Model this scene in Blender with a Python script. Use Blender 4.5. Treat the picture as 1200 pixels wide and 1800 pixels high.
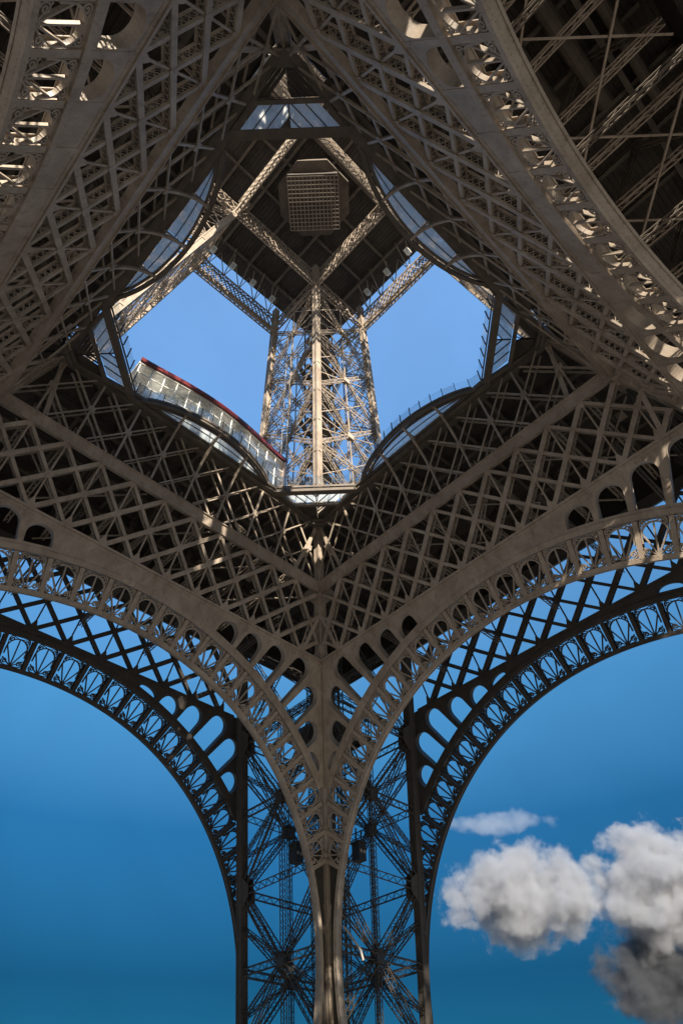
import bpy, math, random
import numpy as np
from mathutils import Matrix, Vector
from mathutils.geometry import tessellate_polygon

random.seed(7); rng = np.random.default_rng(7)
PI = math.pi; R = math.radians
scn = bpy.context.scene
for o in list(bpy.data.objects): bpy.data.objects.remove(o)
C = scn.collection

# ------------------------------------------------------------------ camera
cam_d = bpy.data.cameras.new('camera'); cam = bpy.data.objects.new('camera', cam_d); C.objects.link(cam); scn.camera = cam
YAW, PITCH, ROLL, FPX = 0.78779, 0.84435, -0.03299, 1098.34
cy, sy, cp, sp = math.cos(YAW), math.sin(YAW), math.cos(PITCH), math.sin(PITCH)
fw = np.array([cy*cp, sy*cp, sp]); rt = np.array([sy, -cy, 0.]); up = np.cross(rt, fw)
c_, s_ = math.cos(ROLL), math.sin(ROLL)
r2 = c_*rt + s_*up; u2 = -s_*rt + c_*up
M = Matrix(((r2[0], u2[0], -fw[0], -17.0385), (r2[1], u2[1], -fw[1], -21.1156), (r2[2], u2[2], -fw[2], 1.7), (0, 0, 0, 1)))
cam.matrix_world = M
cam_d.sensor_fit = 'VERTICAL'; cam_d.sensor_height = 36; cam_d.sensor_width = 24
cam_d.lens = FPX/1800*36; cam_d.clip_start = .1; cam_d.clip_end = 12000
scn.render.resolution_x, scn.render.resolution_y = 682, 1024

# ------------------------------------------------------------------ world, sun, exposure
SUN_EL, SUN_AZ = R(19), math.atan2(-0.866, -0.50)          # direction towards the sun, azimuth from +X
w = bpy.data.worlds.new('World'); scn.world = w; w.use_nodes = True
nt = w.node_tree; nt.nodes.clear()
out = nt.nodes.new('ShaderNodeOutputWorld'); bg = nt.nodes.new('ShaderNodeBackground'); sky = nt.nodes.new('ShaderNodeTexSky')
sky.sky_type = 'NISHITA'; sky.sun_disc = False; sky.sun_elevation = SUN_EL
sky.sun_rotation = (PI/2 - SUN_AZ) % (2*PI)
sky.air_density = 1.0; sky.dust_density = 0.2; sky.ozone_density = 3.0; sky.altitude = 100
# the sky deepens evenly from a pale zenith to a dark teal horizon, the same all the way round
tcw = nt.nodes.new('ShaderNodeTexCoord'); sep = nt.nodes.new('ShaderNodeSeparateXYZ'); ramp = nt.nodes.new('ShaderNodeValToRGB')
nt.links.new(tcw.outputs['Generated'], sep.inputs[0]); nt.links.new(sep.outputs['Z'], ramp.inputs[0])
RAMP = ((0., (.02, .14, .21)), (.20, (.023, .15, .22)), (.36, (.10, .42, .57)), (.51, (.50, 1.10, 1.22)), (.75, (1.7, 2.25, 2.35)), (.92, (3.1, 3.5, 3.5)), (1., (3.4, 3.7, 3.6)))
el = ramp.color_ramp.elements
while len(el) < len(RAMP): el.new(.5)
for e, (p_, c) in zip(el, RAMP): e.position = p_; e.color = (c[0]/8, c[1]/8, c[2]/8, 1)
mul = nt.nodes.new('ShaderNodeVectorMath'); mul.operation = 'MULTIPLY'; mul2 = nt.nodes.new('ShaderNodeVectorMath'); mul2.operation = 'SCALE'; mul2.inputs['Scale'].default_value = 8
nt.links.new(sky.outputs[0], mul.inputs[0]); nt.links.new(ramp.outputs[0], mul.inputs[1]); cz = nt.nodes.new('ShaderNodeTexNoise'); cz.inputs['Scale'].default_value = 2.4; cz.inputs['Detail'].default_value = 7; cz.inputs['Roughness'].default_value = .55; cz.inputs['Distortion'].default_value = .6
nt.links.new(tcw.outputs['Generated'], cz.inputs['Vector'])
cm = nt.nodes.new('ShaderNodeMapRange'); cm.inputs[1].default_value = .35; cm.inputs[2].default_value = .75; cm.inputs[3].default_value = 7.5; cm.inputs[4].default_value = 8.9
nt.links.new(cz.outputs['Fac'], cm.inputs[0]); nt.links.new(cm.outputs[0], mul2.inputs['Scale'])
nt.links.new(mul.outputs[0], mul2.inputs[0]); nt.links.new(mul2.outputs[0], bg.inputs[0])
bg.inputs[1].default_value = 0.054
nt.links.new(bg.outputs[0], out.inputs[0])
sun_d = bpy.data.lights.new('sun', 'SUN'); sun = bpy.data.objects.new('sun', sun_d); C.objects.link(sun)
sun_d.energy = 5.0; sun_d.angle = R(.5); sun_d.color = (1, .90, .75)
sd = Vector((math.cos(SUN_EL)*math.cos(SUN_AZ), math.cos(SUN_EL)*math.sin(SUN_AZ), math.sin(SUN_EL)))
sun.rotation_euler = sd.to_track_quat('Z', 'Y').to_euler(); sun.location = sd*300
vs = scn.view_settings; vs.view_transform = 'Standard'; vs.look = 'None'; vs.gamma = 1; vs.use_curve_mapping = False
vs.exposure = 1.5
cyc = scn.cycles
cyc.max_bounces = 8; cyc.diffuse_bounces = 4; cyc.transparent_max_bounces = 12; cyc.volume_bounces = 6
cyc.volume_step_rate = 1.0

# ------------------------------------------------------------------ materials
def mat(name, col, rough=.6, var=.25, scale=.8, bump=.0, metal=0, fine=0.):
    m = bpy.data.materials.new(name); m.use_nodes = True; n = m.node_tree; b = n.nodes['Principled BSDF']
    b.inputs['Roughness'].default_value = rough; b.inputs['Metallic'].default_value = metal
    tc = n.nodes.new('ShaderNodeTexCoord'); nz = n.nodes.new('ShaderNodeTexNoise')
    nz.inputs['Scale'].default_value = scale; nz.inputs['Detail'].default_value = 6; nz.inputs['Roughness'].default_value = .65
    n.links.new(tc.outputs['Object'], nz.inputs['Vector'])
    mx = n.nodes.new('ShaderNodeMix'); mx.data_type = 'RGBA'
    mx.inputs['A'].default_value = (*[c*(1-var) for c in col], 1); mx.inputs['B'].default_value = (*[min(1, c*(1+var)) for c in col], 1)
    cr = n.nodes.new('ShaderNodeMapRange'); cr.inputs[1].default_value = .3; cr.inputs[2].default_value = .7
    n.links.new(nz.outputs['Fac'], cr.inputs[0]); n.links.new(cr.outputs[0], mx.inputs['Factor'])
    n.links.new(mx.outputs['Result'], b.inputs['Base Color'])
    if bump:
        n2 = n.nodes.new('ShaderNodeTexNoise'); n2.inputs['Scale'].default_value = fine or 14; n2.inputs['Detail'].default_value = 3
        n.links.new(tc.outputs['Object'], n2.inputs['Vector'])
        bp = n.nodes.new('ShaderNodeBump'); bp.inputs['Strength'].default_value = bump; bp.inputs['Distance'].default_value = .03
        n.links.new(n2.outputs['Fac'], bp.inputs['Height']); n.links.new(bp.outputs[0], b.inputs['Normal'])
    return m
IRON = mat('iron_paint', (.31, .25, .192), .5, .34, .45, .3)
IRON_D = mat('iron_paint_half_shade', (.10, .08, .062), .65, .3, .8, .2)  # iron paint darkened so recesses and floor trusses look shaded
IRONS = IRON; IRON_O = mat('iron_paint_deep_shade', (.042, .035, .03), .65, .3, .8, .2)  # same iron, with the shade of outer walls and legs put into its colour
GRATE = mat('grating_paint', (.21, .17, .135), .6, .2, .8)
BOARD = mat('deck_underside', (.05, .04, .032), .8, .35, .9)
WHITE = mat('white_panel', (.74, .72, .68), .45, .06, .3)
PINK = mat('pink_panel', (.66, .50, .44), .5, .06, .4)
RED = mat('red_fascia', (.11, .012, .011), .4, .2, .5)
BLACK = mat('dark_metal', (.03, .028, .026), .5, .3, 2)
PAVE = mat('pavement', (.20, .182, .16), .9, .2, .05)
LAMPW = mat('lamp_housing', (.75, .74, .70), .4, .08, 2)
CABLE = mat('pale_hose', (.3, .28, .25), .6, .1, 2)
def iron_tones(m, dark, light, streak):
    n = m.node_tree; mx = [x for x in n.nodes if x.bl_idname == 'ShaderNodeMix'][0]; b = n.nodes['Principled BSDF']
    mx.inputs['A'].default_value = (*dark, 1); mx.inputs['B'].default_value = (*light, 1)
    tc = [x for x in n.nodes if x.bl_idname == 'ShaderNodeTexCoord'][0]
    mp = n.nodes.new('ShaderNodeMapping'); mp.inputs['Scale'].default_value = (2.6, 2.6, .35); n.links.new(tc.outputs['Object'], mp.inputs[0])
    nz = n.nodes.new('ShaderNodeTexNoise'); nz.inputs['Scale'].default_value = 1.0; nz.inputs['Detail'].default_value = 7; nz.inputs['Roughness'].default_value = .7; n.links.new(mp.outputs[0], nz.inputs['Vector'])
    mr = n.nodes.new('ShaderNodeMapRange'); mr.inputs[1].default_value = .52; mr.inputs[2].default_value = .70; mr.inputs[3].default_value = 0; mr.inputs[4].default_value = .55; n.links.new(nz.outputs['Fac'], mr.inputs[0])
    m2 = n.nodes.new('ShaderNodeMix'); m2.data_type = 'RGBA'; m2.inputs['B'].default_value = (*streak, 1)
    n.links.new(mx.outputs['Result'], m2.inputs['A']); n.links.new(mr.outputs[0], m2.inputs['Factor']); n.links.new(m2.outputs['Result'], b.inputs['Base Color'])
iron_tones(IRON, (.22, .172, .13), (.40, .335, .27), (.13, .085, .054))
def glass(name, tint, mixd, rough=.05, milk=(.8, .84, .86), gloss=.10):
    m = bpy.data.materials.new(name); m.use_nodes = True; n = m.node_tree; n.nodes.clear()
    o = n.nodes.new('ShaderNodeOutputMaterial'); tr = n.nodes.new('ShaderNodeBsdfTransparent'); tr.inputs[0].default_value = (*tint, 1)
    gl = n.nodes.new('ShaderNodeBsdfGlossy'); gl.inputs['Roughness'].default_value = rough
    m1 = n.nodes.new('ShaderNodeMixShader'); m1.inputs[0].default_value = gloss; n.links.new(tr.outputs[0], m1.inputs[1]); n.links.new(gl.outputs[0], m1.inputs[2])
    tl = n.nodes.new('ShaderNodeBsdfTranslucent'); tl.inputs[0].default_value = (*milk, 1)
    m2 = n.nodes.new('ShaderNodeMixShader')
    tc = n.nodes.new('ShaderNodeTexCoord'); nz = n.nodes.new('ShaderNodeTexNoise'); nz.inputs['Scale'].default_value = .9; nz.inputs['Detail'].default_value = 4
    n.links.new(tc.outputs['Object'], nz.inputs['Vector'])
    mr = n.nodes.new('ShaderNodeMapRange'); mr.inputs[1].default_value = .3; mr.inputs[2].default_value = .7
    mr.inputs[3].default_value = mixd*.55; mr.inputs[4].default_value = min(1, mixd*1.35)
    n.links.new(nz.outputs['Fac'], mr.inputs[0]); n.links.new(mr.outputs[0], m2.inputs[0])
    n.links.new(m1.outputs[0], m2.inputs[1]); n.links.new(tl.outputs[0], m2.inputs[2]); n.links.new(m2.outputs[0], o.inputs[0])
    return m
FLOORGLASS = glass('floor_glass', (.95, .96, .96), .8, .05, (.92, .93, .92))
CLEAR = glass('clear_glass', (.93, .96, .97), .03)
FACADE = glass('facade_glass', (.88, .9, .9), .34, .04, (.9, .9, .88), .28)

# ------------------------------------------------------------------ mesh builder
class MB:
    def __init__(s): s.v = []; s.f = []; s.n = 0
    def raw(s, V, F):
        V = np.asarray(V, float).reshape(-1, 3); s.v.append(V)
        s.f.extend([tuple(int(i)+s.n for i in f) for f in F]); s.n += len(V)
    def bar(s, A, B, side, wd, th, off=(0, 0), caps=True):
        """rectangular bar from A to B; width wd along 'side', thickness th along axis x side"""
        A = np.asarray(A, float); B = np.asarray(B, float); d = B-A; L = np.linalg.norm(d)
        if L < 1e-6: return
        d = d/L; sd_ = np.asarray(side, float); sd_ = sd_-d*(sd_@d); q = np.linalg.norm(sd_)
        if q < 1e-6:
            sd_ = np.cross(d, [0, 0, 1.]) if abs(d[2]) < .9 else np.cross(d, [1., 0, 0]); q = np.linalg.norm(sd_)
        e1 = sd_/q; e2 = np.cross(d, e1)
        o = e1*off[0]+e2*off[1]
        V = []
        for P in (A, B):
            for a, b in ((-1, -1), (1, -1), (1, 1), (-1, 1)):
                V.append(P+o+e1*a*wd/2+e2*b*th/2)
        F = [(0, 1, 5, 4), (1, 2, 6, 5), (2, 3, 7, 6), (3, 0, 4, 7)]
        if caps: F += [(3, 2, 1, 0), (4, 5, 6, 7)]
        s.raw(V, F)
    def box(s, lo, hi):
        x0, y0, z0 = lo; x1, y1, z1 = hi
        s.raw([(x0, y0, z0), (x1, y0, z0), (x1, y1, z0), (x0, y1, z0), (x0, y0, z1), (x1, y0, z1), (x1, y1, z1), (x0, y1, z1)],
              [(3, 2, 1, 0), (4, 5, 6, 7), (0, 1, 5, 4), (1, 2, 6, 5), (2, 3, 7, 6), (3, 0, 4, 7)])
    def ribbon(s, P, nrm, wd, th, closed=False):
        """constant rectangular section swept along polyline P; wd lies across P within the plane of normal nrm, th along nrm"""
        P = np.asarray(P, float); nrm = np.asarray(nrm, float); nrm = nrm/np.linalg.norm(nrm); n = len(P)
        T = np.gradient(P, axis=0) if not closed else np.roll(P, -1, 0)-np.roll(P, 1, 0)
        T = T/np.maximum(np.linalg.norm(T, axis=1, keepdims=True), 1e-9)
        S = np.cross(nrm, T); S /= np.maximum(np.linalg.norm(S, axis=1, keepdims=True), 1e-9)
        V = np.stack([P-S*wd/2-nrm*th/2, P+S*wd/2-nrm*th/2, P+S*wd/2+nrm*th/2, P-S*wd/2+nrm*th/2], 1).reshape(-1, 3)
        F = []
        m = n if closed else n-1
        for i in range(m):
            a = 4*i; b = 4*((i+1) % n)
            for j in range(4): F.append((a+j, a+(j+1) % 4, b+(j+1) % 4, b+j))
        if not closed: F += [(3, 2, 1, 0), tuple(4*(n-1)+j for j in range(4))]
        s.raw(V, F)
    def tube(s, P, r, seg=8):
        P = np.asarray(P, float); n = len(P); T = np.gradient(P, axis=0); T /= np.linalg.norm(T, axis=1, keepdims=True)
        ref = np.array([0, 0, 1.]) if abs(T[0][2]) < .9 else np.array([1., 0, 0]); V = []
        for p, t in zip(P, T):
            a = np.cross(t, ref); a /= np.linalg.norm(a); b = np.cross(t, a)
            for j in range(seg): V.append(p+r*(a*math.cos(2*PI*j/seg)+b*math.sin(2*PI*j/seg)))
        F = [(seg*i+j, seg*i+(j+1) % seg, seg*(i+1)+(j+1) % seg, seg*(i+1)+j) for i in range(n-1) for j in range(seg)]
        F += [tuple(range(seg))[::-1], tuple(seg*(n-1)+j for j in range(seg))]
        s.raw(V, F)
    def prism(s, loops, n0, n1):
        """polygon with holes in the (x, y) plane, extruded along z from n0 to n1"""
        tris = tessellate_polygon([[Vector((x, y, 0)) for x, y in L] for L in loops])
        flat = [p for L in loops for p in L]; N = len(flat)
        V = [(x, y, n0) for x, y in flat]+[(x, y, n1) for x, y in flat]
        F = [tuple(t) for t in tris]+[tuple(i+N for i in t[::-1]) for t in tris]
        k = 0
        for L in loops:
            m = len(L)
            for i in range(m): F.append((k+i, k+(i+1) % m, N+k+(i+1) % m, N+k+i))
            k += m
        s.raw(V, F)
    def sector(s, ctr, r0, r1, t0, t1, n0, n1, seg):
        """curved bar in the (x, y) plane about ctr between radii r0, r1 and angles from +y"""
        th = np.linspace(t0, t1, seg+1); sn, cs = np.sin(th), np.cos(th); V = []
        for a, b in zip(sn, cs):
            for r, nn in ((r0, n0), (r1, n0), (r1, n1), (r0, n1)): V.append((ctr[0]+r*a, ctr[1]+r*b, nn))
        F = [(4*i+j, 4*i+(j+1) % 4, 4*i+4+(j+1) % 4, 4*i+4+j) for i in range(seg) for j in range(4)]
        F += [(0, 1, 2, 3), tuple(4*seg+j for j in (3, 2, 1, 0))]
        s.raw(V, F)
    def lattice(s, A, B, side, b, h, pitch, chord=.12, lace=.05, cross=False, faces=(0, 1, 2, 3), th=.03):
        """open box girder: four corner angles and zigzag lacing on the chosen sides"""
        A = np.asarray(A, float); B = np.asarray(B, float); d = B-A; L = np.linalg.norm(d); d = d/L
        e1 = np.asarray(side, float); e1 = e1-d*(e1@d); e1 /= np.linalg.norm(e1); e2 = np.cross(d, e1)
        cn = [e1*x*(b-chord)/2+e2*y*(h-chord)/2 for x, y in ((-1, -1), (1, -1), (1, 1), (-1, 1))]
        for c in cn: s.bar(A+c, B+c, e1, chord, chord)
        n = max(2, int(round(L/pitch)))
        for fi in faces:
            p, q = cn[fi], cn[(fi+1) % 4]; nn = np.cross(d, q-p)
            for i in range(n):
                a = A+d*L*i/n; c = A+d*L*(i+1)/n
                if cross or i % 2 == 0: s.bar(a+p, c+q, np.cross(nn, c+q-a-p), lace, th, caps=False)
                if cross or i % 2 == 1: s.bar(a+q, c+p, np.cross(nn, c+p-a-q), lace, th, caps=False)
    def mesh(s, name, frame=None):
        V = np.concatenate(s.v) if s.v else np.zeros((0, 3))
        if frame is not None: V = V@frame[1].T+frame[0]
        me = bpy.data.meshes.new(name); me.from_pydata(V.tolist(), [], s.f); me.update()
        import bmesh
        bm = bmesh.new(); bm.from_mesh(me); bmesh.ops.recalc_face_normals(bm, faces=bm.faces); bm.to_mesh(me); bm.free()
        return me

def obj(name, me, material=None, parent=None, stuff=False):
    if isinstance(me, MB): me = me.mesh(name)
    if material is not None and not me.materials: me.materials.append(material)
    o = bpy.data.objects.new(name, me); C.objects.link(o)
    if parent is not None: o.parent = parent
    if stuff: o['kind'] = 'stuff'
    return o
def empty(name, parent=None, loc=(0, 0, 0), rz=0):
    o = bpy.data.objects.new(name, None); C.objects.link(o); o.location = loc; o.rotation_euler = (0, 0, rz); o.empty_display_size = .5
    if parent is not None: o.parent = parent
    return o
def tag(o, label, cat, group=None):
    o['label'] = label; o['category'] = cat
    if group: o['group'] = group
    return o
KIDS = {}
def copy_part(src, rz, kids):
    """another copy of a part of the tower, turned about the tower's axis, with its sub-parts (mesh data shared)"""
    c = src.copy(); C.objects.link(c); c.parent = src.parent; c.rotation_euler = (0, 0, rz)
    for k in kids:
        d = k.copy(); C.objects.link(d); d.parent = c
    return c

# ------------------------------------------------------------------ ground
g = MB(); g.raw([(-3000, -3000, 0), (3000, -3000, 0), (3000, 3000, 0), (-3000, 3000, 0)], [(0, 1, 2, 3)])
ground = obj('ground', g, PAVE); ground['kind'] = 'structure'

# ------------------------------------------------------------------ tower geometry
S = .5; K = math.sqrt(1+S*S); Z1 = 48.64
tower = tag(empty('lattice_tower'), 'brown wrought iron lattice tower seen from beneath between its four arched legs', 'tower')
def fr(a0, s=S, z0=Z1):
    """frame of an inclined wall on the +x side: (u, w, n) -> world, w measured up the slope, n outwards"""
    k = math.sqrt(1+s*s)
    O = np.array([a0+s*z0, 0, 0.]); A = np.array([[0, -s/k, 1/k], [1, 0, 0], [0, 1/k, s/k]])
    return (O, A)
FI = fr(18.0); FO = fr(34.5)
def M4(frame, loc2=(0, 0), ang=0., n=0.):
    """object matrix: rotate by ang in the wall plane (from +w towards +u), move to loc2, then into the wall frame"""
    c, s = math.cos(ang), math.sin(ang)
    L = np.array([[c, s, 0, loc2[0]], [-s, c, 0, loc2[1]], [0, 0, 1, n], [0, 0, 0, 1.]])
    W = np.eye(4); W[:3, :3] = frame[1]; W[:3, 3] = frame[0]
    return Matrix((W@L).tolist())

# --- ornament meshes shared by every arch (cell frame: x along the arch, y outwards from its centre, z through it)
PITCHA = R(4.05)
def spiral(cx, cy, r, a0, turns, dirn, n=16):
    t = np.linspace(0, 1, n); rr = r*(1-.82*t); a = a0+dirn*turns*2*PI*t
    return np.stack([cx+rr*np.cos(a), cy+rr*np.sin(a), np.zeros(n)], 1)
def fan_mesh(H, double=True):
    m = MB(); W = 1.0; top = H-.22
    def P(pts): return np.asarray(pts, float)
    for z in (.14,):
        a = np.linspace(0, PI, 21); ry = min(W, top*.45); yc = top-ry
        arch = np.stack([W*np.cos(a), yc+ry*np.sin(a), np.full(21, z)], 1)
        arch = np.concatenate([[[W, .62*yc, z]], arch, [[-W, .62*yc, z]]])
        m.ribbon(arch, (0, 0, 1), .115, .26)
        hub = np.array([0, .02, z])
        for k in (-2, -1, 0, 1, 2):
            ang = R(90+k*27); e = np.array([math.cos(ang), math.sin(ang)])
            # length to the arch
            lo, hi = 0, H+1
            for _ in range(24):
                mid = (lo+hi)/2; x, y = e*mid
                ins = abs(x) < W and (y < yc or ((x/W)**2+((y-yc)/ry)**2) < 1)
                lo, hi = (mid, hi) if ins else (lo, mid)
            q = np.array([e[0]*lo, .02+e[1]*lo, z])
            m.bar(hub, q, (e[1], -e[0], 0), .105, .22)
        sc = H/3.0
        for sg in (-1, 1):
            # scrolls in the two upper corners
            sp_ = spiral(sg*.74, H-.33*sc, .30*sc, PI/2 if sg > 0 else PI/2, 1.45, -sg); sp_[:, 2] = z
            m.ribbon(sp_, (0, 0, 1), .10, .26)
            m.bar((sg*W*.99, yc+.05, z), (sg*1.03, H-.33*sc, z), (1, 0, 0), .06, .2)
            m.bar((sg*.2, top+.02, z), (sg*.74, H-.03, z), (0, 1, 0), .06, .2)
            # scrolls at the foot
            sp_ = spiral(sg*.72, .40*sc, .33*sc, -PI/2, 1.5, sg); sp_[:, 2] = z
            m.ribbon(sp_, (0, 0, 1), .10, .26)
            m.bar((0, .04, z), (sg*.72, .07*sc, z), (0, 1, 0), .07, .2)
    return m.mesh('fan_ornament')
def post_mesh(H, wd=.42):
    m = MB()
    m.box((-wd/2, 0, -.02), (wd/2, H, .04)); m.box((-wd/2, 0, .76), (wd/2, H, .82)); m.box((-.05, 0, .04), (.05, H, .76))
    return m.mesh('arch_post')
def edge_u(wv, a0, inset=0.):       # half width of an inclined wall at slope height wv
    return a0+S*(Z1-wv/K)-inset

def build_arch(frame, a0, edge_a0, wc, R0, w_top, first_hole, prefix, rot):
    """canonical arch on the +x side; returns part + children, then copied round by rot"""
    H = 2.95; Rf = R0+.34; Rr0, Rr1 = R0+3.35, R0+4.1; ctr = (0, wc); TM = R(91)
    m = MB()
    m.sector(ctr, R0, R0+.36, -TM, TM, -.06, .02, 120)
    m.sector(ctr, R0, R0+.36, -TM, TM, .62, .70, 120)
    m.sector(ctr, R0+.02, R0+.10, -TM, TM, .02, .62, 120)
    m.sector(ctr, R0-.03, R0+.0, -TM, TM, -.10, .10, 120); m.sector(ctr, R0-.03, R0+.0, -TM, TM, .57, .74, 120)
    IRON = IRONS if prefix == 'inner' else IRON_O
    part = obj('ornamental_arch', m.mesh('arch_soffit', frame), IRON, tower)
    kids = []
    # angle where the rib reaches the pillar edge
    def inside(t, r, ins): 
        u, wv = r*math.sin(t), wc+r*math.cos(t); return u < edge_u(wv, edge_a0, ins)
    tr = 0
    while inside(tr, Rr1, .2) and tr < TM: tr += R(.1)
    rb = MB(); rb.sector(ctr, Rr0, Rr1-.25, -tr, tr, -.10, .03, 90); rb.sector(ctr, Rr1-.28, Rr1-.2, -tr, tr, .03, .82, 90); rb.sector(ctr, Rr0, Rr1-.25, -tr, tr, .82, .9, 90)
    rb.sector(ctr, Rr0+.05, Rr0+.12, -tr, tr, .03, .82, 90)
    kids.append(obj('extrados_rib', rb.mesh('extrados_rib', frame), IRON, part))
    # spandrel plate with round-headed openings
    th = np.linspace(tr, -tr, 120); low = [(Rr1-.22, t) for t in th]
    wb = wc+(Rr1-.22)*math.cos(tr)
    outer = [(-edge_u(w_top, edge_a0, .1), w_top), (edge_u(w_top, edge_a0, .1), w_top), (edge_u(wb, edge_a0, .1), wb)]
    outer += [(r*math.sin(t), wc+r*math.cos(t)) for r, t in low]
    outer += [(-edge_u(wb, edge_a0, .1), wb)]
    holes = []
    k = first_hole
    while True:
        t = (k+.5)*PITCHA
        if t > tr-R(1.0): break
        lim = (w_top-wc)/math.cos(t)-.72
        r = Rr1
        while inside(t, r, .85) and r < lim: r += .02
        h = r-(Rr1+.06); hw = .5*PITCHA*(Rr1+.5)-.24
        if t+hw/Rr1 > tr-R(.3): hw = (tr-R(.6)-t)*Rr1
        if h > .3 and hw > .3:
            L = []
            hh = min(hw, h)
            L += [(hw, 0), (hw, h-hh)]; L += [(hw*math.cos(a), h-hh+hh*math.sin(a)) for a in np.linspace(0, PI, 15)[1:-1]]; L += [(-hw, h-hh), (-hw, 0)]
            if h-hh < .01: L = [p for i, p in enumerate(L) if i not in (1, len(L)-2)]
            for sg in (1, -1):
                Q = []
                for x, y in L:
                    rr = Rr1+.06+y; Q.append((sg*(rr*math.sin(t)+x*math.cos(t)), wc+rr*math.cos(t)-x*math.sin(t)))
                holes.append(Q if sg > 0 else Q[::-1])
        k += 1
    sp_ = MB(); sp_.prism([outer]+holes, .0, .07); sp_.prism([outer]+holes, .74, .80)
    for kk in range(-8, 9):     # cover strips over the plate joints
        t = kk*PITCHA; e = np.array([math.sin(t), math.cos(t), 0]); r1 = min((w_top-wc)/math.cos(t)-.1, 999)
        p0 = np.array([0, wc, -.012])+e*(Rr1-.2); p1 = np.array([0, wc, -.012])+e*r1
        if edge_u(p1[1], edge_a0, .5) > abs(p1[0]): sp_.bar(p0, p1, (e[1], -e[0], 0), .34, .024)
    sp_.bar((-edge_u(w_top-.25, edge_a0, .2), w_top-.25, -.012), (edge_u(w_top-.25, edge_a0, .2), w_top-.25, -.012), (0, 1, 0), .3, .03)
    for Q in holes:
        P3 = np.array([(x, y, .4) for x, y in Q]); sp_.ribbon(np.concatenate([P3]), (0, 0, 1), .05, .82)
    kids.append(obj('spandrel_plate', sp_.mesh('spandrel_plate', frame), IRON, part))
    if prefix == 'inner':
        for sg in (1, -1):
            A_, B_ = [], []
            for t in np.linspace(R(51), TM, 30):
                r = Rf
                while inside(t, r, .05) and r < Rf+1.75: r += .02
                A_.append((sg*(R0+.1)*math.sin(t), wc+(R0+.1)*math.cos(t))); B_.append((sg*r*math.sin(t), wc+r*math.cos(t)))
            wp = MB(); wp.prism([A_+B_[::-1]], .46, .52)
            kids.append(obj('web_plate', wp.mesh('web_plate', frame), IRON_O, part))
    # radial posts and fans
    pm = post_mesh(H); fm = fan_mesh(H)
    k = 0
    while k*PITCHA < TM:
        for sg in ((1, -1) if k else (1,)):
            t = k*PITCHA*sg
            r = Rf
            while inside(abs(t), r, .1) and r < Rf+H: r += .05
            hh = r-Rf
            if hh > (1.5 if prefix == 'inner' else .4):
                me = pm if hh >= H-.06 else post_mesh(hh)
                if not me.materials: me.materials.append(IRON)
                o = obj('arch_post', me, None, part); o.matrix_local = M4(frame, (Rf*math.sin(t), wc+Rf*math.cos(t)), t); kids.append(o)
            t = (k+.5)*PITCHA*sg
            if k == 0 and sg == -1: continue
            r = Rf
            while inside(abs(t)+R(.7), r, .1) and r < Rf+H: r += .05
            hh = r-Rf
            if hh > (1.7 if prefix == 'inner' else .45):
                me = fm if hh >= H-.06 else fan_mesh(hh)
                if not me.materials: me.materials.append(IRON)
                o = obj('fan_ornament', me, None, part); o.matrix_local = M4(frame, (Rf*math.sin(t), wc+Rf*math.cos(t)), t); kids.append(o)
                if k == 0:
                    o = obj('fan_ornament', me, None, part); o.matrix_local = M4(frame, (Rf*math.sin(-t), wc+Rf*math.cos(t)), -t); kids.append(o)
        k += 1
    # rivets along the flanges
    rv = MB()
    def rivet(r, t, n, d, nd):
        e = np.array([math.sin(t), math.cos(t), 0]); p = np.array([ctr[0], ctr[1], 0])+e*r; p[2] = n; q = .045
        if nd == 'n':
            tt = np.array([math.cos(t), -math.sin(t), 0]); V = [p+e*q, p+tt*q, p-e*q, p-tt*q, p+np.array([0, 0, -.04*d])]
        else:
            tt = np.array([math.cos(t), -math.sin(t), 0]); z = np.array([0, 0, 1.]); V = [p+z*q, p+tt*q, p-z*q, p-tt*q, p-e*.04]
        rv.raw(V, [(0, 1, 4), (1, 2, 4), (2, 3, 4), (3, 0, 4)])
    for t in np.arange(-R(62), R(62), .32/R0):
        rivet(R0+.30, t, -.06, 1, 'n'); rivet(R0+.02, t, .16, 1, 'r'); rivet(R0+.02, t, .50, 1, 'r')
    for t in np.arange(-tr+R(1), tr-R(1), .32/R0): rivet(Rr0+.1, t, -.10, 1, 'n'); rivet(Rr1-.34, t, -.10, 1, 'n')
    ub = edge_u(w_top, edge_a0, .4)
    for wv in (w_top-.15, w_top-.35):
        for u in np.arange(-ub, ub, .34):
            p = np.array([u, wv, -.027]); q = .045; rv.raw([p+[q, 0, 0], p+[0, q, 0], p-[q, 0, 0], p-[0, q, 0], p-[0, 0, .04]], [(0, 1, 4), (1, 2, 4), (2, 3, 4), (3, 0, 4)])
    kids.append(obj('rivet', rv.mesh('rivets', frame), IRON, part, stuff=True))
    for r in rot: copy_part(part, r, kids)
    return part
ROT = (PI/2, PI, 3*PI/2)
build_arch(FI, 18.0, 18.0, K*5.6, 35.05, K*41.8, 3, 'inner', ROT)
build_arch(FO, 34.5, 19.9, K*4.5, 38.2, K*42.4, 3, 'outer', ROT)

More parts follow.
